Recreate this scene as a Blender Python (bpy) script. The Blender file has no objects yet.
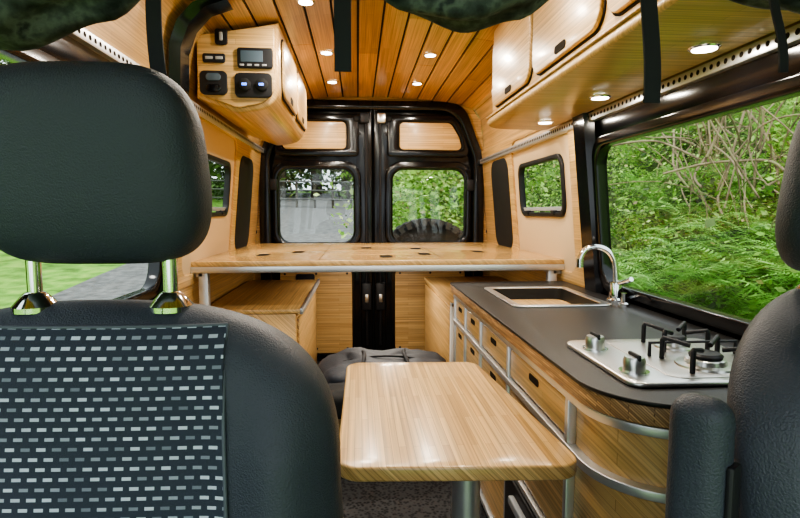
import bpy, bmesh, math, random
from mathutils import Vector, Matrix, noise
random.seed(7)
COL = bpy.context.scene.collection

# ---------------------------------------------------------------- materials
def nodes(name):
    m = bpy.data.materials.new(name); m.use_nodes = True
    nt = m.node_tree; b = nt.nodes['Principled BSDF']
    return m, nt, b
def plain(name, col, rough=.5, metal=0, coat=0, bump=0, bscale=300, spec=.5):
    m, nt, b = nodes(name)
    b.inputs['Base Color'].default_value = (*col, 1); b.inputs['Roughness'].default_value = rough
    b.inputs['Metallic'].default_value = metal; b.inputs['Coat Weight'].default_value = coat
    b.inputs['Coat Roughness'].default_value = .1
    b.inputs['Specular IOR Level'].default_value = spec
    if bump:
        tc = nt.nodes.new('ShaderNodeTexCoord'); n = nt.nodes.new('ShaderNodeTexNoise')
        n.inputs['Scale'].default_value = bscale; n.inputs['Detail'].default_value = 3
        bp = nt.nodes.new('ShaderNodeBump'); bp.inputs['Strength'].default_value = bump; bp.inputs['Distance'].default_value = .002
        nt.links.new(tc.outputs['Object'], n.inputs['Vector']); nt.links.new(n.outputs['Fac'], bp.inputs['Height'])
        nt.links.new(bp.outputs['Normal'], b.inputs['Normal'])
    return m
def emis(name, col, s):
    m, nt, b = nodes(name)
    b.inputs['Base Color'].default_value = (*col, 1)
    b.inputs['Emission Color'].default_value = (*col, 1); b.inputs['Emission Strength'].default_value = s
    return m
def math_n(nt, op, a, b=None):
    n = nt.nodes.new('ShaderNodeMath'); n.operation = op
    for i, v in enumerate((a, b)):
        if v is None: continue
        if isinstance(v, (int, float)): n.inputs[i].default_value = v
        else: nt.links.new(v, n.inputs[i])
    return n.outputs[0]
def bamboo(name, grain='Y', c1=(.67, .43, .18), c2=(.53, .32, .12), strip=.018, length=.5, rough=.33, coat=.2, island=False, dark=.0006):
    m, nt, b = nodes(name)
    tc = nt.nodes.new('ShaderNodeTexCoord'); sp = nt.nodes.new('ShaderNodeSeparateXYZ')
    nt.links.new(tc.outputs['Object'], sp.inputs[0])
    o = {'X': 'YZ', 'Y': 'XZ', 'Z': 'XY'}[grain]
    u = sp.outputs[grain]; v = math_n(nt, 'ADD', sp.outputs[o[0]], sp.outputs[o[1]])
    c = nt.nodes.new('ShaderNodeCombineXYZ'); nt.links.new(u, c.inputs[0]); nt.links.new(v, c.inputs[1])
    br = nt.nodes.new('ShaderNodeTexBrick'); nt.links.new(c.outputs[0], br.inputs['Vector'])
    br.inputs['Scale'].default_value = 1; br.inputs['Brick Width'].default_value = length
    br.inputs['Row Height'].default_value = strip; br.inputs['Mortar Size'].default_value = dark
    br.inputs['Color1'].default_value = (*c1, 1); br.inputs['Color2'].default_value = (*c2, 1)
    br.inputs['Mortar'].default_value = (c2[0]*.6, c2[1]*.55, c2[2]*.5, 1)
    c2n = nt.nodes.new('ShaderNodeCombineXYZ')
    nt.links.new(math_n(nt, 'MULTIPLY', u, 2.2), c2n.inputs[0]); nt.links.new(math_n(nt, 'MULTIPLY', v, 150), c2n.inputs[1])
    nz = nt.nodes.new('ShaderNodeTexNoise'); nz.inputs['Scale'].default_value = 1; nz.inputs['Detail'].default_value = 4
    nt.links.new(c2n.outputs[0], nz.inputs['Vector'])
    mr = nt.nodes.new('ShaderNodeMapRange'); mr.inputs['From Min'].default_value = .3; mr.inputs['From Max'].default_value = .7
    mr.inputs['To Min'].default_value = .60; mr.inputs['To Max'].default_value = 1.2
    nt.links.new(nz.outputs['Fac'], mr.inputs['Value'])
    val = mr.outputs[0]
    if island:
        g = nt.nodes.new('ShaderNodeNewGeometry'); m2 = nt.nodes.new('ShaderNodeMapRange')
        m2.inputs['To Min'].default_value = .74; m2.inputs['To Max'].default_value = 1.2
        nt.links.new(g.outputs['Random Per Island'], m2.inputs['Value']); val = math_n(nt, 'MULTIPLY', val, m2.outputs[0])
    vm = nt.nodes.new('ShaderNodeVectorMath'); vm.operation = 'SCALE'
    nt.links.new(br.outputs['Color'], vm.inputs[0]); nt.links.new(val, vm.inputs['Scale'])
    nt.links.new(vm.outputs[0], b.inputs['Base Color'])
    b.inputs['Roughness'].default_value = rough; b.inputs['Coat Weight'].default_value = coat; b.inputs['Coat Roughness'].default_value = .15
    return m
BAM_Y = bamboo('bamboo_y', 'Y'); BAM_X = bamboo('bamboo_x', 'X')
BAM_CEIL = bamboo('bamboo_ceiling', 'Y', (.63, .36, .14), (.51, .28, .10), strip=.03, length=.9, island=True, rough=.3)
BAM_TAB = bamboo('bamboo_table', 'Y', (.70, .45, .19), (.51, .30, .11), strip=.014, length=.28, rough=.3, coat=.4)
BAM_BED = bamboo('bamboo_bed', 'X', (.69, .43, .17), (.56, .335, .12), strip=.022, length=.5, rough=.22, coat=.4)
BAM_EDGE = bamboo('bamboo_ply_edge', 'Y', (.55, .33, .15), (.26, .14, .06), strip=.005, length=.05, rough=.5, coat=0)
BLACK = plain('black_gloss_paint', (.004, .004, .005), .14, coat=0, spec=.42)
BLACKM = plain('black_matte_plastic', (.012, .012, .014), .5, spec=.3)
RUBBER = plain('black_rubber', (.010, .010, .010), .75, spec=.3)
TYRE = plain('tyre_rubber', (.07, .07, .07), .8, spec=.3)
ALU = plain('brushed_aluminium', (.66, .67, .68), .38, .85)
STEEL = plain('stainless_steel', (.70, .69, .67), .28, 1)
CHROME = plain('chrome', (.85, .85, .86), .1, 1)
BEIGE = plain('beige_vinyl', (.60, .44, .26), .6, bump=.3, bscale=250)
TOP = plain('dark_laminate', (.013, .012, .011), .42, bump=.1, bscale=500, spec=.32)
LEATHER = plain('charcoal_leather', (.032, .038, .052), .48, bump=.6, bscale=520, spec=.4)
PIPE = plain('grey_piping', (.07, .08, .10), .6)
STRAP = plain('black_webbing', (.010, .010, .013), .8)
WHITE = plain('white_plastic', (.75, .74, .7), .4)
GREYPL = plain('grey_label', (.35, .36, .37), .4)
BAG = plain('grey_nylon', (.016, .019, .027), .65, bump=.6, bscale=120)
TRACKHOLE = plain('dark_hole', (.02, .015, .01), .9, spec=.1)
def glass():
    m = bpy.data.materials.new('window_glass'); m.use_nodes = True; nt = m.node_tree; nt.nodes.clear()
    o = nt.nodes.new('ShaderNodeOutputMaterial'); mx = nt.nodes.new('ShaderNodeMixShader')
    t = nt.nodes.new('ShaderNodeBsdfTransparent'); t.inputs[0].default_value = (.95, .97, .96, 1)
    g = nt.nodes.new('ShaderNodeBsdfGlossy'); g.inputs['Roughness'].default_value = .02
    mx.inputs[0].default_value = .025
    nt.links.new(t.outputs[0], mx.inputs[1]); nt.links.new(g.outputs[0], mx.inputs[2]); nt.links.new(mx.outputs[0], o.inputs[0])
    return m
GLASS = glass()
def fabric():
    m, nt, b = nodes('seat_fabric')
    tc = nt.nodes.new('ShaderNodeTexCoord'); sp = nt.nodes.new('ShaderNodeSeparateXYZ'); c = nt.nodes.new('ShaderNodeCombineXYZ')
    nt.links.new(tc.outputs['Object'], sp.inputs[0]); nt.links.new(sp.outputs['X'], c.inputs[0]); nt.links.new(sp.outputs['Z'], c.inputs[1])
    br = nt.nodes.new('ShaderNodeTexBrick'); nt.links.new(c.outputs[0], br.inputs['Vector'])
    br.inputs['Scale'].default_value = 1; br.inputs['Brick Width'].default_value = .0160; br.inputs['Row Height'].default_value = .0100
    br.inputs['Mortar Size'].default_value = .0036; br.inputs['Mortar Smooth'].default_value = .15
    br.inputs['Color1'].default_value = (.50, .54, .64, 1); br.inputs['Color2'].default_value = (.035, .042, .065, 1)
    br.inputs['Bias'].default_value = -.2
    br.inputs['Mortar'].default_value = (.022, .028, .046, 1)
    nt.links.new(br.outputs['Color'], b.inputs['Base Color']); b.inputs['Roughness'].default_value = .85
    n = nt.nodes.new('ShaderNodeTexNoise'); n.inputs['Scale'].default_value = 900
    bp = nt.nodes.new('ShaderNodeBump'); bp.inputs['Strength'].default_value = .5; bp.inputs['Distance'].default_value = .001
    nt.links.new(tc.outputs['Object'], n.inputs['Vector']); nt.links.new(n.outputs['Fac'], bp.inputs['Height']); nt.links.new(bp.outputs['Normal'], b.inputs['Normal'])
    return m
FABRIC = fabric()
def ramp_mat(name, stops, scale, rough=.9, detail=6, bump=0, dist=.02, kind='noise', spec=.4):
    m, nt, b = nodes(name); tc = nt.nodes.new('ShaderNodeTexCoord')
    n = nt.nodes.new('ShaderNodeTexNoise' if kind == 'noise' else 'ShaderNodeTexVoronoi'); n.inputs['Scale'].default_value = scale
    if kind == 'noise': n.inputs['Detail'].default_value = detail
    nt.links.new(tc.outputs['Object'], n.inputs['Vector'])
    cr = nt.nodes.new('ShaderNodeValToRGB'); e = cr.color_ramp.elements
    e[0].position, e[0].color = stops[0][0], (*stops[0][1], 1); e[1].position, e[1].color = stops[-1][0], (*stops[-1][1], 1)
    for p, c in stops[1:-1]:
        x = e.new(p); x.color = (*c, 1)
    out = n.outputs['Fac'] if kind == 'noise' else n.outputs['Distance']
    nt.links.new(out, cr.inputs[0]); nt.links.new(cr.outputs[0], b.inputs['Base Color']); b.inputs['Roughness'].default_value = rough
    b.inputs['Specular IOR Level'].default_value = spec
    if bump:
        bp = nt.nodes.new('ShaderNodeBump'); bp.inputs['Strength'].default_value = bump; bp.inputs['Distance'].default_value = dist
        nt.links.new(out, bp.inputs['Height']); nt.links.new(bp.outputs['Normal'], b.inputs['Normal'])
    return m
FLOORM = ramp_mat('rubber_floor', [(.1, (.006, .006, .007)), (.35, (.018, .018, .019)), (.6, (.045, .045, .047))], 80, .7, bump=.3, dist=.002, kind='vor', spec=.2)
CURTAIN = ramp_mat('curtain_fabric', [(.35, (.015, .018, .020)), (.5, (.06, .068, .068)), (.6, (.13, .145, .135)), (.7, (.03, .035, .04))], 30, .85, bump=.3, dist=.004)
GRASS = ramp_mat('grass', [(.3, (.07, .17, .02)), (.5, (.17, .38, .05)), (.7, (.32, .52, .09))], 3.0, .95, detail=10, bump=.6, dist=.1)
ASPHALT = ramp_mat('asphalt', [(.3, (.11, .11, .11)), (.7, (.24, .24, .235))], 6, .95, detail=10, spec=.2)
SOIL = ramp_mat('forest_soil', [(.3, (.02, .03, .01)), (.55, (.07, .09, .03)), (.75, (.12, .2, .03))], 2.5, .95, detail=9)
BARK = ramp_mat('mossy_bark', [(.3, (.10, .07, .045)), (.55, (.30, .23, .15)), (.7, (.20, .25, .09))], 9, .95, detail=8, bump=.5)
def leafmat(name, stops, sc=1.1, lo=.30, hi=1.25):
    m = bpy.data.materials.new(name); m.use_nodes = True; nt = m.node_tree; nt.nodes.clear()
    o = nt.nodes.new('ShaderNodeOutputMaterial'); mx = nt.nodes.new('ShaderNodeMixShader'); mx.inputs[0].default_value = .4
    d = nt.nodes.new('ShaderNodeBsdfPrincipled'); d.inputs['Roughness'].default_value = .55; t = nt.nodes.new('ShaderNodeBsdfTranslucent')
    g = nt.nodes.new('ShaderNodeNewGeometry'); cr = nt.nodes.new('ShaderNodeValToRGB'); e = cr.color_ramp.elements
    e[0].position, e[0].color = stops[0][0], (*stops[0][1], 1); e[1].position, e[1].color = stops[-1][0], (*stops[-1][1], 1)
    for p, c in stops[1:-1]:
        x = e.new(p); x.color = (*c, 1)
    nt.links.new(g.outputs['Random Per Island'], cr.inputs[0])
    # noise scales the leaf colour darker and lighter in patches
    tc = nt.nodes.new('ShaderNodeTexCoord'); nz = nt.nodes.new('ShaderNodeTexNoise'); nz.inputs['Scale'].default_value = sc; nz.inputs['Detail'].default_value = 3
    mr = nt.nodes.new('ShaderNodeMapRange'); mr.inputs['From Min'].default_value = .36; mr.inputs['From Max'].default_value = .62
    mr.inputs['To Min'].default_value = lo; mr.inputs['To Max'].default_value = hi
    vm = nt.nodes.new('ShaderNodeVectorMath'); vm.operation = 'SCALE'
    nt.links.new(tc.outputs['Object'], nz.inputs['Vector']); nt.links.new(nz.outputs['Fac'], mr.inputs['Value'])
    nt.links.new(cr.outputs[0], vm.inputs[0]); nt.links.new(mr.outputs[0], vm.inputs['Scale'])
    nt.links.new(vm.outputs[0], d.inputs['Base Color']); nt.links.new(vm.outputs[0], t.inputs[0])
    nt.links.new(d.outputs[0], mx.inputs[1]); nt.links.new(t.outputs[0], mx.inputs[2]); nt.links.new(mx.outputs[0], o.inputs[0])
    return m
LEAF = leafmat('leaves', [(0, (.10, .22, .03)), (.35, (.25, .46, .07)), (.7, (.44, .68, .14)), (.9, (.64, .80, .30)), (1, (.55, .42, .22))], lo=.4)
LEAFD = leafmat('leaves_dark', [(0, (.04, .08, .02)), (.5, (.12, .23, .05)), (1, (.30, .42, .12))])
FERNM = leafmat('fern_fronds', [(0, (.16, .38, .06)), (.6, (.32, .60, .12)), (1, (.50, .76, .24))], lo=.75, hi=1.15)

# ---------------------------------------------------------------- mesh helpers
def finish(me, angle=35, recalc=True):
    bm = bmesh.new(); bm.from_mesh(me)
    bmesh.ops.remove_doubles(bm, verts=bm.verts, dist=1e-5)
    if recalc: bmesh.ops.recalc_face_normals(bm, faces=bm.faces)
    a = math.radians(angle)
    for f in bm.faces: f.smooth = True
    for e in bm.edges:
        if len(e.link_faces) != 2 or e.calc_face_angle(0) > a: e.smooth = False
    bm.to_mesh(me); bm.free()
def obj(name, me, mats, parent=None):
    o = bpy.data.objects.new(name, me); COL.objects.link(o)
    for m in (mats if isinstance(mats, (list, tuple)) else [mats]): me.materials.append(m)
    if parent: o.parent = parent
    return o
def empty(name, loc=(0, 0, 0)):
    e = bpy.data.objects.new(name, None); COL.objects.link(e); e.location = loc; e.empty_display_size = .1
    return e
def roundpoly(pts, n=7):
    out = []; N = len(pts)
    for i in range(N):
        P = Vector(pts[i][:2]); r = pts[i][2] if len(pts[i]) > 2 else 0
        if r <= 0: out.append(tuple(P)); continue
        A = Vector(pts[i-1][:2]); B = Vector(pts[(i+1) % N][:2])
        da = (A-P).normalized(); db = (B-P).normalized(); ang = da.angle(db)
        t = min(r/math.tan(ang/2), (A-P).length*.499, (B-P).length*.499)
        s = P+da*t; e = P+db*t; h1 = s.lerp(P, .5523); h2 = e.lerp(P, .5523)
        for k in range(n+1):
            q = k/n; out.append(tuple(s*(1-q)**3+h1*3*q*(1-q)**2+h2*3*q*q*(1-q)+e*q**3))
    return out
def rrect(u0, v0, u1, v1, r=.02): return roundpoly([(u0, v0, r), (u1, v0, r), (u1, v1, r), (u0, v1, r)])
DG = lambda: bpy.context.evaluated_depsgraph_get()
def shape2d(name, outer, holes=(), t=.02, bevel=0, fn=None, mat=None, parent=None, angle=35):
    cu = bpy.data.curves.new(name, 'CURVE'); cu.dimensions = '2D'; cu.fill_mode = 'BOTH'
    for lp in [outer, *holes]:
        sp = cu.splines.new('POLY'); sp.points.add(len(lp)-1)
        for p, c in zip(sp.points, lp): p.co = (c[0], c[1], 0, 1)
        sp.use_cyclic_u = True
    cu.extrude = max(t/2-bevel, 0); cu.bevel_depth = bevel; cu.bevel_resolution = 2; cu.offset = -bevel
    o = bpy.data.objects.new('tmp', cu); COL.objects.link(o)
    me = bpy.data.meshes.new_from_object(o.evaluated_get(DG())); bpy.data.objects.remove(o); bpy.data.curves.remove(cu)
    me.materials.clear(); me.name = name
    for v in me.vertices:
        u, w, d = v.co; d += t/2
        v.co = fn(u, w, d) if fn else (u, w, d)
    finish(me, angle)
    return obj(name, me, mat, parent)
def flatz(z): return lambda u, v, w: (u, v, z+w)
def facey(y): return lambda u, v, w: (u, y-w, v)            # faces the cab (-Y)
def facex(x, s): return lambda u, v, w: (x+s*w, u, v)       # u=y v=z, extruded in direction s along X
def box(name, lo, hi, mat, bevel=.004, parent=None, seg=2):
    bm = bmesh.new(); bmesh.ops.create_cube(bm, size=1)
    for v in bm.verts:
        v.co = [lo[i]+(v.co[i]+.5)*(hi[i]-lo[i]) for i in range(3)]
    if bevel: bmesh.ops.bevel(bm, geom=bm.edges[:], offset=min(bevel, min(hi[i]-lo[i] for i in range(3))*.49), segments=seg, affect='EDGES', profile=.5)
    me = bpy.data.meshes.new(name); bm.to_mesh(me); bm.free(); finish(me, 40)
    return obj(name, me, mat, parent)
def tube(name, pts, r, mat, parent=None, smooth=True, cyclic=False):
    cu = bpy.data.curves.new(name, 'CURVE'); cu.dimensions = '3D'
    sp = cu.splines.new('NURBS' if smooth else 'POLY'); sp.points.add(len(pts)-1)
    for p, c in zip(sp.points, pts): p.co = (*c, 1)
    if smooth: sp.order_u = min(4, len(pts)); sp.use_endpoint_u = True; sp.resolution_u = 5
    sp.use_cyclic_u = cyclic
    cu.bevel_depth = r; cu.bevel_resolution = 3; cu.use_fill_caps = True
    o = bpy.data.objects.new('tmp', cu); COL.objects.link(o)
    me = bpy.data.meshes.new_from_object(o.evaluated_get(DG())); bpy.data.objects.remove(o); me.materials.clear()
    finish(me, 50); return obj(name, me, mat, parent)
def lathe(name, prof, loc, mat, parent=None, axis='Z', n=32, angle=35):
    vs, fs = [], []
    for r, h in prof:
        for k in range(n):
            a = 2*math.pi*k/n; vs.append((r*math.cos(a), r*math.sin(a), h))
    m = len(prof)
    for i in range(m-1):
        for k in range(n): fs.append((i*n+k, i*n+(k+1) % n, (i+1)*n+(k+1) % n, (i+1)*n+k))
    fs.append(tuple(range(n))[::-1]); fs.append(tuple((m-1)*n+k for k in range(n)))
    R = {'Z': Matrix(), 'X': Matrix.Rotation(math.pi/2, 4, 'Y'), 'Y': Matrix.Rotation(math.pi/2, 4, 'X'), '-Z': Matrix.Rotation(math.pi, 4, 'X')}[axis]
    M = Matrix.Translation(loc) @ R
    me = bpy.data.meshes.new(name); me.from_pydata([M @ Vector(v) for v in vs], [], fs); finish(me, angle)
    return obj(name, me, mat, parent)
def gridmesh(name, nu, nv, f, mat, parent=None, angle=60, thick=0):
    vs = [f(i/nu, j/nv) for j in range(nv+1) for i in range(nu+1)]
    fs = [(j*(nu+1)+i, j*(nu+1)+i+1, (j+1)*(nu+1)+i+1, (j+1)*(nu+1)+i) for j in range(nv) for i in range(nu)]
    me = bpy.data.meshes.new(name); me.from_pydata(vs, [], fs); finish(me, angle)
    o = obj(name, me, mat, parent)
    if thick:
        s = o.modifiers.new('s', 'SOLIDIFY'); s.thickness = thick
    return o

# ---------------------------------------------------------------- dimensions
HW = .87; YR = 3.85; ZC = 1.87
def xw(z): return HW if z < .75 else HW-(z-.75)*.093
def wall(s): return lambda u, v, w: (s*(xw(v)-w), u, v)
def zc(x): return ZC-.055*(abs(x)/.66)**2.2

floor = box('floor', (-.92, -.5, -.05), (.92, YR+.02, 0), FLOORM, 0)

def ceiling():
    vs, fs, mi = [], [], []
    def addbox(x0, x1, t0, t1, y0, y1, m):
        b = len(vs)
        for y in (y0, y1):
            for x, dz in ((x0, t0), (x1, t0), (x1, t1), (x0, t1)): vs.append((x, y, zc(x)+dz))
        for f in ((0, 1, 2, 3), (7, 6, 5, 4), (0, 4, 5, 1), (1, 5, 6, 2), (2, 6, 7, 3), (3, 7, 4, 0)):
            fs.append(tuple(b+i for i in f)); mi.append(m)
    p = .104
    for k in range(-7, 7):
        x0 = k*p+.005; x1 = (k+1)*p-.005
        j = 1.6+((k*37) % 11)*.17
        addbox(x0, x1, 0, .01, -.5, j-.002, 0); addbox(x0, x1, 0, .01, j+.002, YR, 0)
        addbox(x0-.01, x1+.01, .0101, .03, -.5, YR, 1)
    me = bpy.data.meshes.new('ceiling'); me.from_pydata(vs, [], fs)
    for q, m in zip(me.polygons, mi): q.material_index = m
    return obj('ceiling', me, [BAM_CEIL, RUBBER])
ceiling()

WOODW = bamboo('bamboo_wall', 'Y', (.65, .41, .165), (.52, .31, .11), strip=.03, length=.8)
WT = {1: 1.325, -1: 1.385}      # top of the large side windows
RZ = {1: 1.425, -1: 1.49}       # height of track rail
for s, side in ((-1, 'left'), (1, 'right')):
    W = empty('wall_'+side); f = wall(s)
    shape2d('lower_panel', [(-.5, 0), (2.1, 0), (2.1, .75), (-.5, .75)], t=.02, fn=f, mat=BLACKM, parent=W)
    shape2d('lower_panel_wood', [(2.1, 0), (YR, 0), (YR, .75), (2.1, .75)], t=.02, fn=f, mat=WOODW, parent=W)
    big = rrect(.78, .79, 1.97, WT[s], .07); front = rrect(-.4, .79, .62, WT[s], .07)
    shape2d('window_surround', [(-.5, .75), (2.1, .75), (2.1, RZ[s]), (-.5, RZ[s])], [big, front], t=.03, bevel=.004, fn=f, mat=BLACK, parent=W)
    shape2d('rail_backing', [(-.5, RZ[s]), (2.1, RZ[s]), (2.1, 1.51), (-.5, 1.51)], t=.03, fn=f, mat=WOODW, parent=W)
    hole = rrect(2.24, .80, 3.08, 1.47, .07)
    shape2d('wood_frame_panel', [(2.1, .75), (YR, .75), (YR, 1.5), (2.1, 1.5)], [hole], t=.03, bevel=.003, fn=f, mat=WOODW, parent=W)
    sw = rrect(2.34, 1.06, 2.96, 1.32, .05)
    shape2d('beige_panel', rrect(2.235, .795, 3.085, 1.475, .07), [sw], t=.018, bevel=.003, fn=f, mat=BEIGE, parent=W)
    shape2d('pillar_recess', rrect(3.16, .84, 3.56, 1.40, .09), t=.034, bevel=.006, fn=f, mat=RUBBER, parent=W)
    prof = [(xw(1.5)-.01, 1.49), (.795, 1.56), (.785, 1.66), (.765, 1.74), (.73, 1.79), (.68, 1.83)]
    def up(u, v, s=s, prof=prof):
        k = v*(len(prof)-1); i = min(int(k), len(prof)-2); q = k-i
        return (s*(prof[i][0]*(1-q)+prof[i+1][0]*q), -.5+u*(YR+.5), prof[i][1]*(1-q)+prof[i+1][1]*q)
    gridmesh('upper_panel', 1, 10, up, WOODW, W)
    rp = [(HW-.02, 0), (HW-.02, .75), (xw(1.5)-.03, 1.5), (.765, 1.66), (.735, 1.74), (.68, 1.80), (.60, 1.828)]
    def rib(y0, y1, nm):
        vs, fs = [], []
        for (x, z) in rp:
            for (dx, dy) in ((.0, y0), (-.035, y0+.015), (-.035, y1-.015), (0, y1)): vs.append((s*(x+dx), dy, z+dx*.3))
        for i in range(len(rp)-1):
            for k in range(3): fs.append((i*4+k, i*4+k+1, i*4+k+5, i*4+k+4))
            fs.append((i*4+3, i*4, i*4+4, i*4+7))
        me = bpy.data.meshes.new(nm); me.from_pydata(vs, [], fs); finish(me, 50); obj(nm, me, BLACK, W)
    rib(1.98, 2.11, 'body_pillar')
    rib(.64, .76, 'cab_pillar')
    rz = RZ[s]; xi = xw(rz)-.048
    box('track_rail', (min(s*xi, s*(xi+.03)), .3, rz-.016), (max(s*xi, s*(xi+.03)), YR-.06, rz+.016), ALU, .003, W)
    vs, fs = [], []
    for i in range(130):
        y = .4+i*.026; b = len(vs)
        for k in range(8):
            a = k*math.pi/4; vs.append((s*(xi-.0007), y+.007*math.cos(a), rz+.007*math.sin(a)))
        fs.append(tuple(range(b, b+8)))
    me = bpy.data.meshes.new('rail_holes'); me.from_pydata(vs, [], fs); obj('rail_holes', me, TRACKHOLE, W)

wn = 1
for s in (1, -1):
    for (a, b_, c, d, r) in ((.78, .79, 1.97, WT[s], .07), (2.34, 1.06, 2.96, 1.32, .05), (-.4, .79, .62, WT[s], .07)):
        e = empty('window_%d' % wn); wn += 1; f = wall(s)
        small = a > 2
        o_ = .014 if small else .022; i_ = .008 if small else .014
        shape2d('frame', rrect(a-o_, b_-o_, c+o_, d+o_, r+.015), [rrect(a+i_, b_+i_, c-i_, d-i_, r)], t=.032 if small else .045, bevel=.005, fn=f, mat=BLACKM if small else BLACK, parent=e)
        g = lambda u, v, w, f=f: f(u, v, w+.008)
        shape2d('glass_pane', rrect(a+.005, b_+.005, c-.005, d-.005, r), t=.004, fn=g, mat=GLASS, parent=e)
        if small:
            shape2d('blind_edge', rrect(a+.012, b_+.014, c-.012, b_+.034, .008), t=.012, bevel=.003, fn=g, mat=GREYPL, parent=e)
            for uu in (a+.12, c-.12):
                shape2d('latch', rrect(uu-.02, b_-.005, uu+.02, b_+.018, .006), t=.04, bevel=.004, fn=f, mat=BLACKM, parent=e)

# ---------------------------------------------------------------- rear wall and doors
arch = roundpoly([(-.735, .0, .02), (.735, 0, .02), (.735, 1.45, .2), (.60, 1.80, .16), (-.60, 1.80, .16), (-.735, 1.45, .2)])
WB = empty('wall_back')
back_out = [(-.87, 0), (.87, 0), (.87, .75), (.80, 1.5), (.77, 1.72), (.68, 1.84), (.5, 1.87), (-.5, 1.87), (-.68, 1.84), (-.77, 1.72), (-.80, 1.5), (-.87, .75)]
shape2d('wood_surround', back_out, [arch], t=.04, fn=facey(YR+.02), mat=BAM_X, parent=WB)
arch_o = roundpoly([(-.80, .0, .02), (.80, 0, .02), (.795, 1.45, .2), (.64, 1.845, .16), (-.64, 1.845, .16), (-.795, 1.45, .2)])
shape2d('black_door_seal', arch_o, [roundpoly([(-.715, .02, .02), (.715, .02, .02), (.715, 1.45, .2), (.585, 1.78, .16), (-.585, 1.78, .16), (-.715, 1.45, .2)])], t=.05, bevel=.018, fn=facey(YR-.01), mat=BLACK, parent=WB)
box('centre_seal', (-.03, YR+.052, 0), (.03, YR+.07, 1.80), RUBBER, .004, WB)
BL = empty('brake_light')
shape2d('bezel', rrect(-.085, 1.785, .085, 1.845, .02), t=.02, bevel=.006, fn=facey(YR-.02), mat=BLACK, parent=BL)
shape2d('lamp_body', rrect(-.045, 1.797, .045, 1.833, .017), t=.022, bevel=.006, fn=facey(YR-.035), mat=STEEL, parent=BL)
dn = 1
for s in (-1, 1):
    D = empty('door_%d' % dn); dn += 1
    X = lambda a: s*a
    def rr(a0, b0, a1, b1, r): return rrect(min(X(a0), X(a1)), b0, max(X(a0), X(a1)), b1, r)
    outer = roundpoly([(X(.006), .01, .01), (X(.728), .01, .03), (X(.728), 1.45, .2), (X(.59), 1.79, .14), (X(.006), 1.79, .02)])
    win = rr(.125, .835, .680, 1.39, .09)
    shape2d('door_skin', outer, [win], t=.05, bevel=.008, fn=facey(YR+.05), mat=BLACK, parent=D)
    shape2d('window_frame', rr(.085, .795, .715, 1.43, .12), [rr(.138, .848, .668, 1.377, .085)], t=.035, bevel=.014, fn=facey(YR+.01), mat=BLACK, parent=D)
    shape2d('window_seal', rr(.115, .825, .69, 1.40, .09), [rr(.142, .852, .664, 1.372, .08)], t=.03, bevel=.006, fn=facey(YR+.045), mat=RUBBER, parent=D)
    shape2d('glass_pane', rr(.13, .84, .675, 1.385, .08), t=.005, fn=facey(YR+.04), mat=GLASS, parent=D)
    up_o = roundpoly([(X(.10), 1.46, .03), (X(.70), 1.46, .05), (X(.67), 1.62, .08), (X(.585), 1.755, .07), (X(.10), 1.755, .03)])
    up_w = roundpoly([(X(.185), 1.505, .03), (X(.645), 1.505, .03), (X(.62), 1.60, .05), (X(.56), 1.705, .05), (X(.185), 1.705, .03)])
    shape2d('upper_frame', up_o, [up_w], t=.03, bevel=.01, fn=facey(YR), mat=BLACK, parent=D)
    shape2d('upper_wood_panel', roundpoly([(X(.19), 1.51, .03), (X(.64), 1.51, .03), (X(.615), 1.60, .05), (X(.555), 1.70, .05), (X(.19), 1.70, .03)]), t=.022, bevel=.003, fn=facey(YR), mat=BAM_X, parent=D)
    shape2d('lower_frame', rr(.085, .02, .715, .79, .05), [rr(.16, .05, .66, .66, .05)], t=.03, bevel=.01, fn=facey(YR), mat=BLACK, parent=D)
    shape2d('lower_wood_panel', rr(.155, .05, .665, .665, .05), t=.034, bevel=.004, fn=facey(YR), mat=BAM_X, parent=D)
    for sx in (.19, .41, .63):
        for sz in (.085, .63): lathe('panel_screw', [(0, 0), (.008, 0), (.008, .003), (0, .004)], (X(sx), YR-.033, sz), BLACKM, D, axis='Y', n=12)
    if s < 0:
        shape2d('latch_bezel', rr(.42, .47, .55, .63, .015), t=.02, bevel=.005, fn=facey(YR-.03), mat=BLACKM, parent=D)
        shape2d('latch_handle', rr(.45, .52, .52, .58, .01), t=.012, bevel=.003, fn=facey(YR-.05), mat=GREYPL, parent=D)
    xx = X(.05)
    tube('lock_rod', [(xx, YR-.015, .1), (xx, YR-.02, .5), (xx, YR-.02, 1.0), (xx, YR-.02, 1.7)], .009, BLACKM, D)
    box('lock_body', (xx-.035, YR-.045, .36), (xx+.035, YR, .56), BLACKM, .012, D)
    box('lock_plate', (xx-.012, YR-.055, .42), (xx+.012, YR-.04, .48), STEEL, .004, D)
    for z in (.2, .68, 1.1, 1.62):
        lathe('grommet', [(0, 0), (.014, 0), (.014, .008), (.006, .01), (0, .01)], (X(.1), YR-.012, z), GREYPL if z == .68 else BLACKM, D, axis='Y', n=16)
    box('hinge', (X(.70)-.03, YR-.05, 1.22), (X(.70)+.03, YR-.01, 1.30), BLACKM, .01, D)
    box('hinge_low', (X(.70)-.03, YR-.05, .30), (X(.70)+.03, YR-.01, .38), BLACKM, .01, D)
    box('top_catch', (X(.06)-.03, YR-.05, 1.69), (X(.06)+.03, YR, 1.76), STEEL if s > 0 else BLACKM, .01, D)
    lathe('round_stop', [(0, 0), (.022, 0), (.022, .02), (.014, .03), (0, .03)], (X(.115), YR-.01, 1.72), RUBBER, D, axis='Y', n=20)
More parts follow.
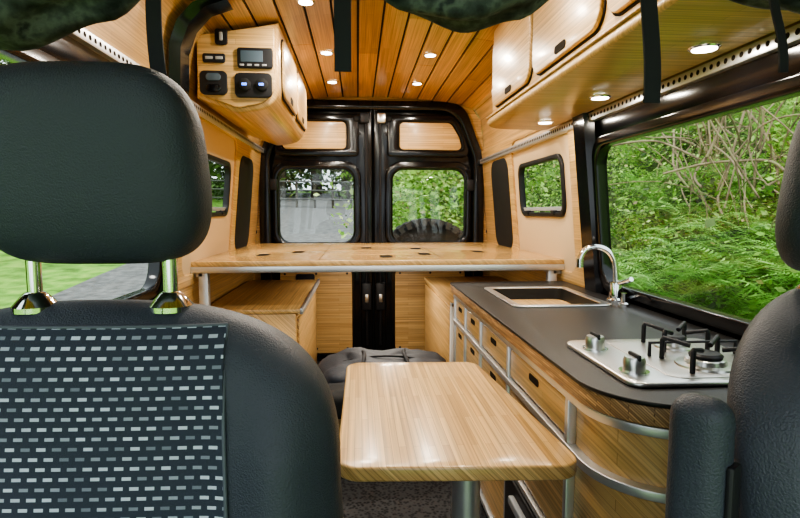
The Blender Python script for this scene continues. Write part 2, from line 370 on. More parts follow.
for s in (-1, 1):
    e = empty('corner_hook'); lathe('hook_base', [(0, 0), (.02, 0), (.02, .01), (.01, .02), (0, .02)], (s*.838, YR-.02, .93), BLACKM, e, axis='Y', n=16)
    lathe('hook_button', [(0, 0), (.012, 0), (.012, .01), (0, .01)], (s*.838, YR-.035, .93), STEEL, e, axis='Y', n=16)

# ---------------------------------------------------------------- overhead cabinets
SOFF = bamboo('bamboo_cabinet', 'Y', (.68, .44, .19), (.57, .345, .13), strip=.022, length=.6)
SOFX = bamboo('bamboo_cabinet_end', 'X', (.70, .47, .215), (.61, .385, .155), strip=.022, length=.6)
LC = empty('overhead_cabinet')
prof = roundpoly([(-.755, 1.78), (-.43, 1.842), (-.43, 1.50, .10), (-.60, 1.475, .05), (-.765, 1.535, 0)])
shape2d('body', prof, t=1.1, bevel=.012, fn=lambda u, v, w: (u, 2.29+w, v), mat=SOFF, parent=LC)
shape2d('end_panel', roundpoly([(-.755, 1.78, .02), (-.445, 1.83, .02), (-.445, 1.525, .09), (-.60, 1.495, .05), (-.755, 1.55, .02)]), t=.012, bevel=.004, fn=facey(2.29), mat=SOFX, parent=LC)
for y0 in (2.36, 2.88):
    shape2d('door_gap', rrect(y0-.008, 1.552, y0+.478, 1.808, .05), t=.004, fn=facex(-.43, 1), mat=TRACKHOLE, parent=LC)
    shape2d('door', rrect(y0, 1.56, y0+.47, 1.80, .045), t=.014, bevel=.004, fn=facex(-.43, 1), mat=SOFF, parent=LC)
    shape2d('finger_pull', rrect(y0+.19, 1.57, y0+.28, 1.60, .014), t=.016, fn=facex(-.43, 1), mat=TRACKHOLE, parent=LC)
CP = empty('control_panel')
def cpr(cx, cz, w, h, r, t, mat, nm, off=0): shape2d(nm, rrect(cx-w/2, cz-h/2, cx+w/2, cz+h/2, r), t=t, bevel=min(.003, t*.4), fn=facey(2.278-off), mat=mat, parent=CP)
BLUE = emis('blue_led', (.1, .25, 1), 3); LCD = plain('lcd', (.07, .10, .13), .2)
cpr(-.655, 1.774, .05, .062, .01, .01, BLACKM, 'rocker_switch'); cpr(-.655, 1.774, .014, .034, .004, .008, GREYPL, 'rocker', .008)
cpr(-.686, 1.690, .09, .036, .008, .01, BLACKM, 'usb_socket'); cpr(-.705, 1.690, .03, .012, .003, .004, GREYPL, 'usb_slot', .008); cpr(-.665, 1.690, .03, .012, .003, .004, GREYPL, 'usb_slot', .008)
cpr(-.522, 1.693, .142, .08, .01, .012, BLACKM, 'battery_monitor'); cpr(-.535, 1.698, .09, .045, .003, .004, LCD, 'display', .01)
for k in range(4): cpr(-.575+k*.03, 1.664, .018, .008, .002, .004, GREYPL, 'button', .01)
cpr(-.531, 1.585, .15, .098, .02, .012, BLACKM, 'usb_outlet_plate')
cpr(-.690, 1.592, .11, .095, .02, .012, BLACKM, 'light_switch_plate')
for dx in (-.034, .034):
    lathe('outlet_ring', [(0, 0), (.026, 0), (.026, .008), (.02, .012), (0, .012)], (-.531+dx, 2.267, 1.585), RUBBER, CP, axis='Y', n=24)
    cpr(-.531+dx, 1.585, .020, .010, .003, .003, BLUE, 'outlet_led', .024)
for dz in (-.022, .022): cpr(-.69, 1.592+dz, .06, .03, .014, .006, LCD if dz > 0 else BLACK, 'switch_pad', .01)

RC = empty('overhead_cabinet')
def plan(x0, y0, y1, r, xo=.76): return roundpoly([(xo, y0), (x0, y0, .02), (x0, y1, r), (xo, y1, .02)], 12)
shape2d('body', plan(.470, .55, 2.40, .12, .76), t=.362, bevel=.008, fn=flatz(1.475), mat=SOFF, parent=RC)
shape2d('bottom_tray', plan(.450, .53, 2.425, .14, .76), t=.028, bevel=.010, fn=flatz(1.442), mat=SOFX, parent=RC)
shape2d('tray_edge', plan(.445, .53, 2.43, .14, .76), t=.006, bevel=.002, fn=flatz(1.469), mat=SOFX, parent=RC)
for (y0, y1) in ((1.77, 2.26), (1.25, 1.74), (.73, 1.22)):
    shape2d('door_gap', rrect(y0-.006, 1.499, y1+.006, 1.791, .06), t=.006, fn=facex(.472, -1), mat=TRACKHOLE, parent=RC)
    shape2d('door', rrect(y0, 1.505, y1, 1.785, .055), t=.014, bevel=.004, fn=facex(.470, -1), mat=SOFF, parent=RC)
    shape2d('finger_pull', rrect((y0+y1)/2-.04, 1.517, (y0+y1)/2+.04, 1.540, .011), t=.0165, fn=facex(.470, -1), mat=TRACKHOLE, parent=RC)

LAMP = emis('lamp_lens', (1, .95, .85), 18)
def puck(x, y, z, e=5):
    P = empty('puck_light')
    lathe('bezel', [(.018, 0), (.034, 0), (.034, .004), (.029, .008), (.018, .006)], (x, y, z), CHROME, P, axis='-Z', n=28)
    lathe('lens', [(0, 0), (.026, 0), (.026, .0085), (0, .0085)], (x, y, z), LAMP, P, axis='-Z', n=24)
    l = bpy.data.lights.new('bulb', 'AREA'); l.shape = 'DISK'; l.size = .05; l.energy = e; l.color = (1, .90, .76)
    o = bpy.data.objects.new('bulb', l); COL.objects.link(o); o.location = (x, y, z-.012); o.parent = P
for x, y in ((-.26, 2.75), (.26, 2.75), (-.26, 3.35), (.26, 3.35), (.02, 2.05), (-.28, 1.25), (.24, 1.25), (-.30, 2.1)):
    puck(x, y, zc(x)-.0005, 7)
for x, y in ((.66, 2.18), (.67, 1.70), (.67, 1.18)): puck(x, y, 1.4415, 2)
for x, y in ((-.1, 3.3), (.1, 3.0), (.0, 2.7)): puck(x, y, .8255, 3)  # added lamps under the bed, put in to brighten the lower rear panels

# ---------------------------------------------------------------- bed platform
B = empty('bed_platform')
slots = []
for (x, y) in ((-.60, 2.80), (-.44, 2.98), (-.06, 3.30), (.03, 2.66), (.24, 2.80), (.24, 3.22), (.56, 2.95)):
    slots.append(rrect(x-.032, y-.095, x+.032, y+.095, .03))
shape2d('board', rrect(-.845, 2.42, .845, 3.80, .01), slots, t=.024, bevel=.003, fn=flatz(.826), mat=BAM_BED, parent=B)
shape2d('slot_shade_sheet', rrect(-.75, 2.52, .75, 3.7, .01), t=.003, fn=flatz(.8445), mat=TRACKHOLE, parent=B)  # dark sheet in the holes stands in for the shade below the board
for x in (-.29, .29): box('seam', (x-.0015, 2.43, .8499), (x+.0015, 3.79, .8505), TRACKHOLE, 0, B)
box('front_edge', (-.85, 2.398, .828), (.85, 2.42, .851), BAM_Y, .003, B)
box('front_rail', (-.85, 2.395, .800), (.85, 2.42, .828), ALU, .003, B)
box('cross_rail', (-.85, 3.1, .79), (.85, 3.14, .826), ALU, .003, B)
for s in (-1, 1):
    box('side_rail', (min(s*.80, s*.848), 2.42, .78), (max(s*.80, s*.848), 3.8, .826), ALU, .003, B)
    box('leg', (s*.80-.02, 2.42, 0), (s*.80+.02, 2.46, .80), ALU, .003, B)
LB = empty('storage_bench')
box('carcass', (-.83, 2.47, 0), (-.40, 3.55, .60), BAM_Y, .005, LB)
box('inner_face', (-.40, 2.50, .03), (-.388, 3.52, .57), BAM_Y, .003, LB)
box('top_lid', (-.83, 2.465, .60), (-.375, 3.56, .622), BAM_Y, .006, LB)
box('lid_edge', (-.380, 2.46, .598), (-.365, 3.56, .626), ALU, .003, LB)
box('drawer_front', (-.78, 2.455, .08), (-.46, 2.47, .52), BAM_X, .004, LB)
box('drawer_pull', (-.66, 2.448, .44), (-.58, 2.456, .47), TRACKHOLE, .004, LB)
RB = empty('storage_cabinet')
box('carcass', (.34, 2.47, 0), (.83, 3.5, .62), BAM_Y, .005, RB)
box('front_edge', (.325, 2.465, 0), (.34, 2.49, .64), WHITE, .003, RB)
box('inner_face', (.328, 2.52, .04), (.34, 3.46, .60), BAM_Y, .003, RB)
box('top', (.325, 2.465, .62), (.83, 3.5, .64), BAM_Y, .004, RB)

# ---------------------------------------------------------------- low bench, cushion and duffel behind table
LBn = empty('low_bench')
box('carcass', (-.30, 2.06, .02), (.16, 2.50, .28), BAM_Y, .005, LBn)
box('top', (-.32, 2.04, .28), (.18, 2.52, .302), BAM_X, .006, LBn)
box('plinth', (-.28, 2.09, 0), (.14, 2.48, .02), BLACKM, 0, LBn)
shape2d('front_pull', rrect(-.13, .19, -.01, .22, .014), t=.004, fn=facey(2.061), mat=TRACKHOLE, parent=LBn)
def pillow(name, c, s, mat, parent, e=.5, amp=.01, seed=0, n=48, m=28):
    vs, fs = [], []
    sg = lambda v, p: math.copysign(abs(v)**p, v)
    for j in range(m+1):
        ph = -math.pi/2+math.pi*j/m
        for i in range(n):
            th = 2*math.pi*i/n
            x = s[0]*sg(math.cos(ph), e)*sg(math.cos(th), e); y = s[1]*sg(math.cos(ph), e)*sg(math.sin(th), e); z = s[2]*sg(math.sin(ph), e*1.3)
            p = Vector((x, y, z)); d = noise.noise(p*9+Vector((seed, 0, 0)))*amp+noise.noise(p*25+Vector((seed, 3, 0)))*amp*.5
            p += p.normalized()*d if p.length > 0 else p; vs.append(p+Vector(c))
    for j in range(m):
        for i in range(n): fs.append((j*n+i, j*n+(i+1) % n, (j+1)*n+(i+1) % n, (j+1)*n+i))
    me = bpy.data.meshes.new(name); me.from_pydata(vs, [], fs); finish(me, 80); return obj(name, me, mat, parent)
DB = empty('duffel_bag')
pillow('bag_body', (.0, 2.29, .370), (.275, .20, .072), BAG, DB, .55, .035, 3)
for dx in (-.10, .10):
    tube('handle_strap', [(dx, 2.08, .33), (dx, 2.10, .43), (dx*.9, 2.18, .460), (dx*.8, 2.30, .462), (dx, 2.42, .43)], .008, STRAP, DB)
tube('zipper', [(-.22, 2.27, .41), (-.1, 2.28, .458), (.1, 2.26, .458), (.22, 2.27, .41)], .004, RUBBER, DB)
BC = empty('seat_cushion')
pillow('cushion', (-.235, 2.01, .350), (.14, .09, .05), RUBBER, BC, .45, .018, 8)
tube('carry_loop', [(-.32, 1.94, .36), (-.35, 1.90, .34), (-.29, 1.90, .31), (-.24, 1.93, .34)], .006, STRAP, BC)

# ---------------------------------------------------------------- table
T = empty('dining_table')
tt = roundpoly([(-.152, .905, .045), (.292, .878, .045), (.238, 1.545, .045), (-.145, 1.565, .045)])
shape2d('table_top', tt, t=.028, bevel=.005, fn=flatz(.595), mat=BAM_TAB, parent=T)
lathe('pedestal', [(.028, .035), (.028, .56)], (.10, 1.00, 0), ALU, T)
lathe('top_flange', [(.028, .555), (.07, .578), (.075, .596)], (.10, 1.00, 0), ALU, T)
lathe('floor_socket', [(.09, 0), (.09, .008), (.05, .02), (.032, .045), (.028, .045)], (.10, 1.00, 0), STEEL, T)

# ---------------------------------------------------------------- kitchen unit
K = empty('kitchen_counter')
def kp(i, rr=.16): return roundpoly([(.828, .80+i), (.30+i, .80+i, rr), (.30+i, 2.36-i*.3, .02), (.828, 2.36-i*.3)], 14)
sinkh = rrect(.42, 1.72, .73, 2.14, .03)
shape2d('countertop', kp(0), [sinkh], t=.008, bevel=.002, fn=flatz(.747), mat=TOP, parent=K)
shape2d('countertop_ply_edge', kp(.002), [sinkh], t=.034, bevel=.003, fn=flatz(.7125), mat=BAM_EDGE, parent=K)
shape2d('carcass', kp(.035, .14), t=.655, fn=flatz(.055), mat=SOFF, parent=K)
shape2d('plinth', kp(.07, .12), t=.055, fn=flatz(0), mat=BLACKM, parent=K)
for z, t in ((.688, .018), (.575, .018), (.335, .016), (.055, .018)):
    shape2d('aluminium_band', kp(.014, .158), t=t, bevel=.002, fn=flatz(z), mat=ALU, parent=K)
cols = [1.04, 1.48, 1.83, 2.10, 2.33]
for y in cols: box('aluminium_post', (.316, y-.009, .06), (.336, y+.009, .70), ALU, .003, K)
for a, b_ in zip(cols[:-1], cols[1:]):
    for (z0, z1) in ((.596, .686), (.355, .572), (.078, .328)):
        if (z0 == .078 and a < 1.3): continue
        shape2d('drawer_gap', rrect(a+.012, z0, b_-.012, z1, .012), t=.003, fn=facex(.334, -1), mat=TRACKHOLE, parent=K)
        shape2d('drawer_front', rrect(a+.017, z0+.005, b_-.017, z1-.005, .010), t=.012, bevel=.003, fn=facex(.334, -1), mat=SOFF, parent=K)
        m = (a+b_)/2; h = z1-.03
        shape2d('finger_pull', rrect(m-.035, h-.010, m+.035, h+.008, .008), t=.0135, fn=facex(.334, -1), mat=TRACKHOLE, parent=K)
FR = empty('drawer_fridge')
shape2d('fridge_front', rrect(1.055, .08, 1.465, .325, .015), t=.022, bevel=.005, fn=facex(.334, -1), mat=BLACKM, parent=FR)
shape2d('fridge_handle', rrect(1.15, .27, 1.38, .295, .01), t=.016, bevel=.004, fn=facex(.312, -1), mat=GREYPL, parent=FR)
shape2d('end_latch', rrect(.47, .60, .50, .68, .012), t=.026, bevel=.004, fn=facey(.837), mat=BLACKM, parent=K)
S = empty('kitchen_sink')
shape2d('rim', rrect(.402, 1.702, .748, 2.158, .035), [rrect(.430, 1.73, .72, 2.13, .03)], t=.005, bevel=.002, fn=flatz(.7552), mat=STEEL, parent=S)
def basin(u, v):
    a = 2*math.pi*u; sg = lambda q, p: math.copysign(abs(q)**p, q)
    k = 1 if v < .5 else (1-(v-.5)*2)*.97
    z = .758-.14*min(v/.5, 1)
    return (.575+.148*k*sg(math.cos(a), .2), 1.93+.203*k*sg(math.sin(a), .2), z)
gridmesh('basin', 64, 12, basin, plain('black_composite', (.012, .012, .012), .5, spec=.3), S)
lathe('drain', [(0, 0), (.03, 0), (.03, .004), (0, .004)], (.575, 1.93, .6185), STEEL, S)
FA = empty('kitchen_faucet')
fx, fyy = .795, 1.80
lathe('base', [(.03, 0), (.03, .008), (.022, .014), (.02, .06), (.017, .07), (0, .072)], (fx, fyy, .755), CHROME, FA)
tube('spout', [(fx, fyy, .80), (fx, fyy, .87), (fx-.01, fyy, .915), (fx-.04, fyy+.01, .945), (fx-.09, fyy+.02, .950), (fx-.115, fyy+.02, .935), (fx-.125, fyy+.02, .90)], .010, CHROME, FA)
lathe('aerator', [(.013, 0), (.013, .03), (.0, .03)], (fx-.125, fyy+.02, .875), CHROME, FA, n=20)
tube('lever', [(fx, fyy, .82), (fx+.005, fyy-.04, .825), (fx+.008, fyy-.09, .845)], .008, CHROME, FA)
lathe('soap_pump', [(.018, 0), (.018, .01), (.009, .014), (.009, .045), (0, .045)], (fx-.02, fyy-.10, .755), CHROME, FA)
H = empty('gas_cooktop')
shape2d('steel_plate', rrect(.375, .89, .72, 1.215, .03), t=.010, bevel=.004, fn=flatz(.7555), mat=STEEL, parent=H)
shape2d('pan_recess', rrect(.465, .91, .705, 1.195, .03), t=.002, bevel=.0008, fn=flatz(.7652), mat=plain('hob_inner', (.55, .53, .5), .35, 1), parent=H)
def burner(x, y, r):
    lathe('burner_cup', [(r*1.7, 0), (r*1.65, .004), (r*1.15, .005), (r*1.1, .014), (r, .016), (0, .016)], (x, y, .767), STEEL, H)
    lathe('burner_cap', [(r*.9, 0), (r*.95, .006), (r*.8, .010), (0, .011)], (x, y, .783), BLACKM, H)
burner(.575, .985, .033); burner(.60, 1.13, .026)
for kx, ky in ((.415, 1.13), (.415, .96)):
    lathe('knob_ring', [(.028, 0), (.028, .003), (0, .003)], (kx, ky, .7652), CHROME, H, n=24)
    lathe('knob', [(.021, 0), (.021, .02), (.018, .027), (0, .028)], (kx, ky, .768), STEEL, H, n=24)
    box('knob_grip', (kx-.004, ky-.020, .775), (kx+.004, ky+.020, .802), BLACKM, .003, H)
for (x, y, r) in ((.575, .985, .085), (.60, 1.13, .07)):
    for k in range(4):
        a = math.pi/4+k*math.pi/2; c, s_ = math.cos(a), math.sin(a)
        pts = [(x+c*r*1.0, y+s_*r*.85, .768), (x+c*r*1.0, y+s_*r*.85, .806), (x+c*r*.96, y+s_*r*.82, .812), (x+c*r*.35, y+s_*r*.3, .802)]
        tube('pan_support', pts, .005, BLACKM, H, smooth=False)
tube('grate_bar', [(.50, 1.057, .768), (.50, 1.057, .796), (.69, 1.057, .796), (.69, 1.057, .768)], .004, BLACKM, H, smooth=False)

# ---------------------------------------------------------------- cab seats
def make_seat(cx, cy, rot, arm_side, dz=0, hdz=0, hdx=0):
    e = empty('bucket_seat')
    zt = .968
    def Wd(z):
        if z > .76: return .272*max(0, 1-((z-.76)/(zt-.76))**3)**(1/2.5)
        return .272+.008*min(1, (.76-z)/.1) if z > .5 else .28-(.5-z)*.15
    def Dd(z):
        if z > .86: return .055*max(0, 1-((z-.86)/(zt-.86))**2.5)**.5
        return .055
    def lean(z): return (z-.6)*.16
    def bol(x, z): return .030*math.exp(-((abs(x)-.215)/.045)**2)*min(1, max(0, (.93-z)/.12))
    def front(x, z):
        w = Wd(z); t = min(1, abs(x)/w) if w > 1e-4 else 1
        c = t**(1/.75); return lean(z)-Dd(z)*max(0, 1-c*c)**.3-bol(x, z)
    N, M = 72, 44; vs, fs = [], []
    for j in range(M+1):
        q = j/M; z = .38+(zt-.38)*(1-(1-q)**1.8)
        for i in range(N):
            a = 2*math.pi*i/N; c, s = math.cos(a), math.sin(a)
            x = Wd(z)*math.copysign(abs(c)**.75, c)
            y = lean(z)+Dd(z)*math.copysign(abs(s)**.6, s)
            if s < 0: y -= bol(x, z)
            vs.append((x, y, z))
    for j in range(M):
        for i in range(N): fs.append((j*N+i, j*N+(i+1) % N, (j+1)*N+(i+1) % N, (j+1)*N+i))
    fs.append(tuple(range(N)))
    me = bpy.data.meshes.new('backrest'); me.from_pydata(vs, [], fs); finish(me, 70); obj('backrest', me, LEATHER, e)
    fh = lambda z: .148+.018*min(1, max(0, (.945-z)/.3))
    def ins(u, v):
        z = .40+v*(.945-.40); h = fh(z); x = (u*2-1)*h
        return (x, front(x, z)-.004, z)
    gridmesh('fabric_insert', 30, 40, ins, FABRIC, e, thick=0)
    sp = [(-fh(z), front(fh(z), z)-.003, z) for z in [.40+.0545*k for k in range(11)]]
    tube('seam_piping', sp, .0022, PIPE, e); tube('seam_piping', [(-x, y, z) for x, y, z in sp], .0022, PIPE, e)
    tube('seam_piping', [(-fh(.945)+2*fh(.945)*k/12, front(-fh(.945)+2*fh(.945)*k/12, .945)-.003, .945) for k in range(13)], .0022, PIPE, e)
    vs, fs = [], []; n, m = 64, 36; sg = lambda v, p: math.copysign(abs(v)**p, v)
    for j in range(m+1):
        ph = -math.pi/2+math.pi*j/m; zz = sg(math.sin(ph), .66)
        for i in range(n):
            th = 2*math.pi*i/n
            wid = .124*(1-.05*zz)
            x = wid*sg(math.cos(ph), .45)*sg(math.cos(th), .55); y = .052*sg(math.cos(ph), .6)*sg(math.sin(th), .75)
            z = 1.119+.108*zz+hdz
            y += .045-.012*zz-.10*(x*x)*(1 if y < 0 else .4)
            vs.append((x+hdx, y, z))
    for j in range(m):
        for i in range(n): fs.append((j*n+i, j*n+(i+1) % n, (j+1)*n+(i+1) % n, (j+1)*n+i))
    me = bpy.data.meshes.new('headrest'); me.from_pydata(vs, [], fs); finish(me, 80); obj('headrest', me, LEATHER, e)
    for s in (-1, 1):
        x = s*.077+hdx
        lathe('headrest_post', [(.0078, .93), (.0078, 1.06)], (x, .052, 0), CHROME, e, n=20)
        lathe('post_collar', [(.024, 0), (.024, .006), (.019, .012), (.012, .020), (.0085, .022)], (x, .052, .957), CHROME, e, n=24)
    pillow('seat_cushion', (0, -.20, .42), (.265, .27, .085), LEATHER, e, .4, .002, 1)
    box('seat_pedestal', (-.2, -.38, -dz), (.2, .0, .35), BLACKM, .02, e)
    box('recline_hinge', (-.275, -.03, .36), (-.245, .05, .50), BLACKM, .01, e); box('recline_hinge', (.245, -.03, .36), (.275, .05, .50), BLACKM, .01, e)
    if arm_side:
        s = arm_side; ax = s*.287
        box('armrest', (ax-.020, .055, .48), (ax+.020, .105, .892), LEATHER, .019, e, 5)
        lathe('armrest_pivot', [(.03, 0), (.03, .03), (0, .03)], (ax-s*.03-.015, .07, .54), BLACKM, e, axis='X')
        box('armrest_trim', (ax-.010, .050, .52), (ax+.010, .057, .84), BLACKM, .003, e)
    e.location = (cx, cy, dz); e.rotation_euler = (0, 0, rot)
    return e
make_seat(-.405, .58, math.radians(-3), 0)
make_seat(.465, .53, math.radians(36), -1, dz=.02, hdz=-.032, hdx=.032)

# ---------------------------------------------------------------- rolled curtain and straps
C = empty('rolled_curtain')
def rollc(x):
    pts = [(-.85, 1.33), (-.6, 1.355), (-.46, 1.40), (-.34, 1.50), (-.24, 1.53), (-.13, 1.47), (-.04, 1.42), (.05, 1.405), (.13, 1.42), (.20, 1.455), (.27, 1.48), (.36, 1.475), (.6, 1.44), (.85, 1.42)]
    for (a, za), (b, zb) in zip(pts[:-1], pts[1:]):
        if a <= x <= b:
            q = (x-a)/(b-a); q = q*q*(3-2*q); return za+(zb-za)*q
    return 1.4
def roll(u, v):
    x = -.75+1.50*v; a = 2*math.pi*u; r = .060+.020*noise.noise(Vector((x*7, math.cos(a)*1.5, math.sin(a)*1.5)))+.006*math.sin(a*5+x*9)
    return (x, .80+r*math.cos(a), rollc(x)+r*math.sin(a))
gridmesh('fabric_roll', 40, 120, roll, CURTAIN, C)
def strap(x, y, z0, z1, w, sw=0.0, nm='strap'):
    def f(u, v): return (x+(u-.5)*w+sw*v*v, y+.012*math.sin(v*5), z0+(z1-z0)*v)
    return gridmesh(nm, 2, 16, f, STRAP, C, thick=.003)
strap(-.128, .73, 1.60, 1.252, .022); strap(-.362, .70, 1.50, 1.235, .018, .012)
strap(.275, .70, 1.50, 1.212, .022); strap(.45, .70, 1.45, 1.255, .012, .006)
box('mounting_rail', (-.72, .79, 1.56), (.72, .83, 1.60), ALU, .004, C)

# ---------------------------------------------------------------- outside
def gh(x, y):
    z = -.65+.088*max(0, y-7)+.03*noise.noise(Vector((x*.4, y*.4, 0)))
    if x > 2.2: z += (x-2.2)*.85+.25*noise.noise(Vector((x*.6, y*.6, 4)))*min(1, x-2.2)
    if x < -9: z += (-9-x)*.25
    return z
gridmesh('ground', 90, 90, lambda u, v: (-30+45*u, -12+60*v, gh(-30+45*u, -12+60*v)), GRASS)
def rd(u, v):
    y = 3+40*v; c = -2.7-.0035*max(0, y-22)**2; x = c+(u-.5)*5.4
    return (x, y, gh(x, y)+.05)
gridmesh('road', 8, 80, rd, ASPHALT)
FB = empty('forest_bank')
gridmesh('bank_soil', 50, 90, lambda u, v: (2.1+10*u, -3+32*v, gh(2.1+10*u, -3+32*v)+.04+.15*noise.noise(Vector((u*30, v*60, 1)))), SOIL, FB)

def leaves(name, centers, n, size, mat, spread, parent=None):
    vs, fs = [], []
    for _ in range(n):
        c, r = random.choice(centers)
        p = Vector(c)+Vector((random.gauss(0, 1)*r, random.gauss(0, 1)*r, random.gauss(0, .8)*r))*spread
        L = size*random.uniform(.5, 1.3); w = L*random.uniform(.25, .4)
        d = Vector((random.gauss(0, 1), random.gauss(0, 1), random.gauss(-.2, .6))).normalized()
        up = Vector((random.gauss(0, .6), random.gauss(0, .6), 1)).normalized(); s = d.cross(up).normalized(); b = len(vs)
        vs += [p, p+d*L*.5+s*w, p+d*L, p+d*L*.5-s*w]; fs.append((b, b+1, b+2, b+3))
    me = bpy.data.meshes.new(name); me.from_pydata(vs, [], fs); return obj(name, me, mat, parent)
cs = []
for _ in range(300):
    y = random.uniform(.5, 13); x = 2.8+random.random()**1.1*5.2; cs.append(((x, y, gh(x, y)+random.uniform(.05, .9)), random.uniform(.12, .4)))
leaves('shrub_leaves', cs, 90000, .055, LEAF, 1.0, FB)
cs2 = [((x, y, gh(x, y)+random.uniform(0, .3)), .5) for x, y in [(2.3+random.random()*7, random.uniform(-1, 16)) for _ in range(250)]]
leaves('undergrowth_leaves', cs2, 30000, .08, LEAFD, 1.0, FB)
cs3 = []
for _ in range(70):
    x = random.uniform(.1, 5); y = random.uniform(9, 15); cs3.append(((x, y, gh(min(x, 2.2), y)+random.uniform(.2, 2.6)), random.uniform(.3, .7)))
leaves('roadside_shrub_leaves', cs3, 24000, .12, LEAF, 1.0, FB)
TL = empty('tree_line')
cs4 = []
for _ in range(420):
    x = random.uniform(-24, 12); y = random.uniform(34, 44) if x > -12 else random.uniform(14, 40); cs4.append(((x, y, gh(max(min(x, 2), -9), y)+random.uniform(.5, 12)), random.uniform(.9, 1.9)))
leaves('canopy_leaves', cs4, 80000, .45, LEAFD, 1.0, TL)
cs5 = []
for _ in range(160):
    y = random.uniform(-4, 24); x = random.uniform(-22, -14); cs5.append(((x, y, gh(x, y)+random.uniform(.5, 7)), random.uniform(.8, 1.6)))
leaves('side_canopy_leaves', cs5, 18000, .45, LEAF, 1.0, TL)
def ferns(name, spots):
    vs, fs = [], []
    for (x, y, z, R) in spots:
        for k in range(12):
            a = 2*math.pi*k/12+random.uniform(-.2, .2); L = R*random.uniform(.8, 1.15); h = R*random.uniform(.45, .75)
            dx, dy = math.cos(a), math.sin(a)
            for q in range(1, 31):
                t = q/31; px = Vector((x+dx*L*t, y+dy*L*t, z+h*math.sin(t*2.3))); w = L*.20*math.sin(math.pi*min(1, t*.85+.15))
                for s in (-1, 1):
                    side = Vector((-dy*s, dx*s, -.15)); b = len(vs); f = Vector((dx, dy, 0))
                    vs += [px, px+side*w*.5+f*L*.013, px+side*w+f*L*.03, px+side*w*.5-f*L*.008]; fs.append((b, b+1, b+2, b+3))
    me = bpy.data.meshes.new(name); me.from_pydata(vs, [], fs); return obj(name, me, FERNM, FB)
sp = []
for _ in range(130):
    x = 2.5+random.random()*3.2; y = random.uniform(.8, 9); sp.append((x, y, gh(x, y)+.2+random.random()*.4, random.uniform(.3, .6)))
for _ in range(26):
    x = 2.3+random.random()*1.0; y = random.uniform(2.2, 5.2); sp.append((x, y, gh(x, y)+.35+random.random()*.35, random.uniform(.5, .8)))
ferns('fern_fronds', sp)
for i in range(130):
    if i < 50: y = random.uniform(3.0, 11); x = random.uniform(3.8, 6.5); z = gh(x, y)+.2
    else: x = random.uniform(2.9, 4.4); y = x*random.uniform(1.15, 1.65)-.1; z = random.uniform(.9, 1.7)
    p = Vector((x, y, z)); d = Vector((random.uniform(-.3, .2), random.uniform(-.8, .8), random.uniform(.2, 1))).normalized()
    pts = [p]
    for k in range(5):
        d = (d+Vector((random.gauss(0, .25), random.gauss(0, .4), random.gauss(-.05, .25)))).normalized(); p = p+d*random.uniform(.15, .32); pts.append(p)
    tube('branch', pts, random.choice((.004, .006, .008, .012)) if i >= 50 else random.choice((.008, .012, .018)), BARK, FB)
DBARK = ramp_mat('dark_bark', [(.3, (.03, .024, .018)), (.7, (.10, .085, .06))], 6, .95, detail=8, bump=.5)
for (x, y, r) in ((5.9, 8.2, .12), (.45, 24, .26), (-.9, 36, .35), (-3, 38, .4), (-5, 35, .3), (-7, 37, .3), (2, 36, .35), (5, 30, .3), (-10, 34, .4), (-14, 20, .3)):
    z = gh(x, y)-.2; tube('trunk', [(x, y, z), (x+.1, y, z+2.5), (x-.1, y+.1, z+6), (x+.1, y, z+11)], r, DBARK if y > 15 else BARK, TL if y > 15 else FB)
FE = empty('roadside_fence')
FG = plain('weathered_fence', (.10, .10, .095), .8)
for i in range(13):
    x = -9+i*.95; y = 30-i*.25; z = gh(x, y)
    box('post', (x-.06, y-.06, z-.1), (x+.06, y+.06, z+1.5), DBARK, .01, FE)
for h in (.5, .95, 1.4):
    tube('rail', [(-9+i*.95, 30-i*.25-.08, gh(-9+i*.95, 30-i*.25)+h) for i in range(13)], .04, FG, FE)

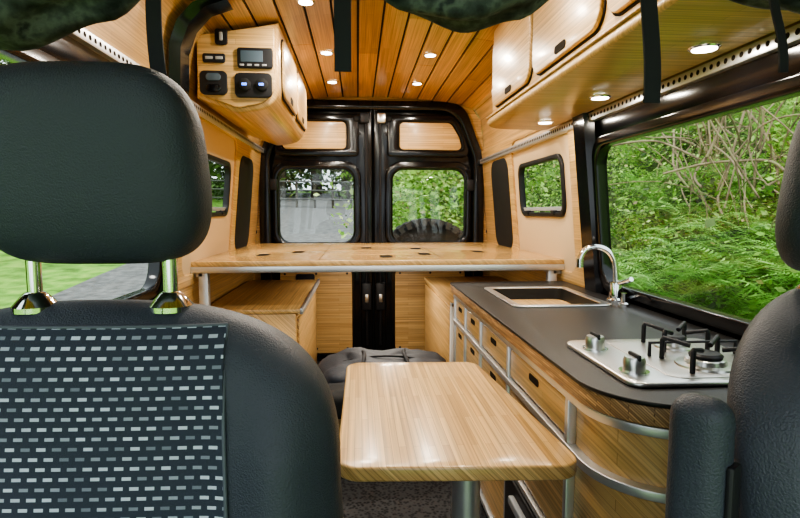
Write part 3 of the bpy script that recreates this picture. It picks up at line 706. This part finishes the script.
SW = empty('spare_wheel')
cx, cy, cz, R = .42, YR+.24, .62, .375
prof = [(R*.55, -.10), (R*.82, -.115), (R*.95, -.105), (R, -.085), (R*1.005, 0), (R, .085), (R*.95, .105), (R*.82, .115), (R*.55, .10)]
lathe('tyre', prof, (cx, cy, cz), RUBBER, SW, axis='Y', n=64)
lathe('rim', [(R*.56, -.08), (R*.5, -.06), (R*.2, -.03), (.05, -.03), (.0, -.03)], (cx, cy, cz), STEEL, SW, axis='Y', n=48)
vs, fs = [], []
for k in range(38):
    a = 2*math.pi*k/38
    for (y0, y1, off) in ((-.125, -.045, 0), (-.035, .035, .5), (.045, .125, 0)):
        a0 = a+off*2*math.pi/38; da = .048; b = len(vs)
        for rr_ in (R*.93, R+.026):
            for (aa, yy) in ((a0-da, y0), (a0+da, y0), (a0+da, y1), (a0-da, y1)): vs.append((cx+rr_*math.cos(aa), cy+yy, cz+rr_*math.sin(aa)))
        for f in ((0, 1, 2, 3), (7, 6, 5, 4), (0, 4, 5, 1), (1, 5, 6, 2), (2, 6, 7, 3), (3, 7, 4, 0)): fs.append(tuple(b+i for i in f))
me = bpy.data.meshes.new('tread'); me.from_pydata(vs, [], fs); finish(me, 30); obj('tread_blocks', me, TYRE, SW)
box('carrier', (cx-.04, YR+.09, cz-.1), (cx+.04, cy, cz+.1), BLACKM, .01, SW)

# ---------------------------------------------------------------- light and camera
w = bpy.data.worlds.new('World'); bpy.context.scene.world = w; w.use_nodes = True
bg = w.node_tree.nodes['Background']; bg.inputs[0].default_value = (.86, .94, 1, 1); bg.inputs[1].default_value = 2.6
sl = bpy.data.lights.new('sun', 'SUN'); sl.energy = 3; sl.angle = math.radians(15); sl.color = (1, .96, .88)
so = bpy.data.objects.new('sun', sl); COL.objects.link(so); so.rotation_euler = (math.radians(35), math.radians(-25), 0)
cam = bpy.data.cameras.new('camera'); cam.lens = 24; cam.sensor_width = 36; cam.clip_start = .02
co = bpy.data.objects.new('camera', cam); COL.objects.link(co)
co.location = (-.11, 0, 1.07); co.rotation_euler = (math.radians(90-5.05), 0, math.radians(-4.5))
bpy.context.scene.camera = co
bpy.context.scene.view_settings.look = 'AgX - Medium High Contrast'
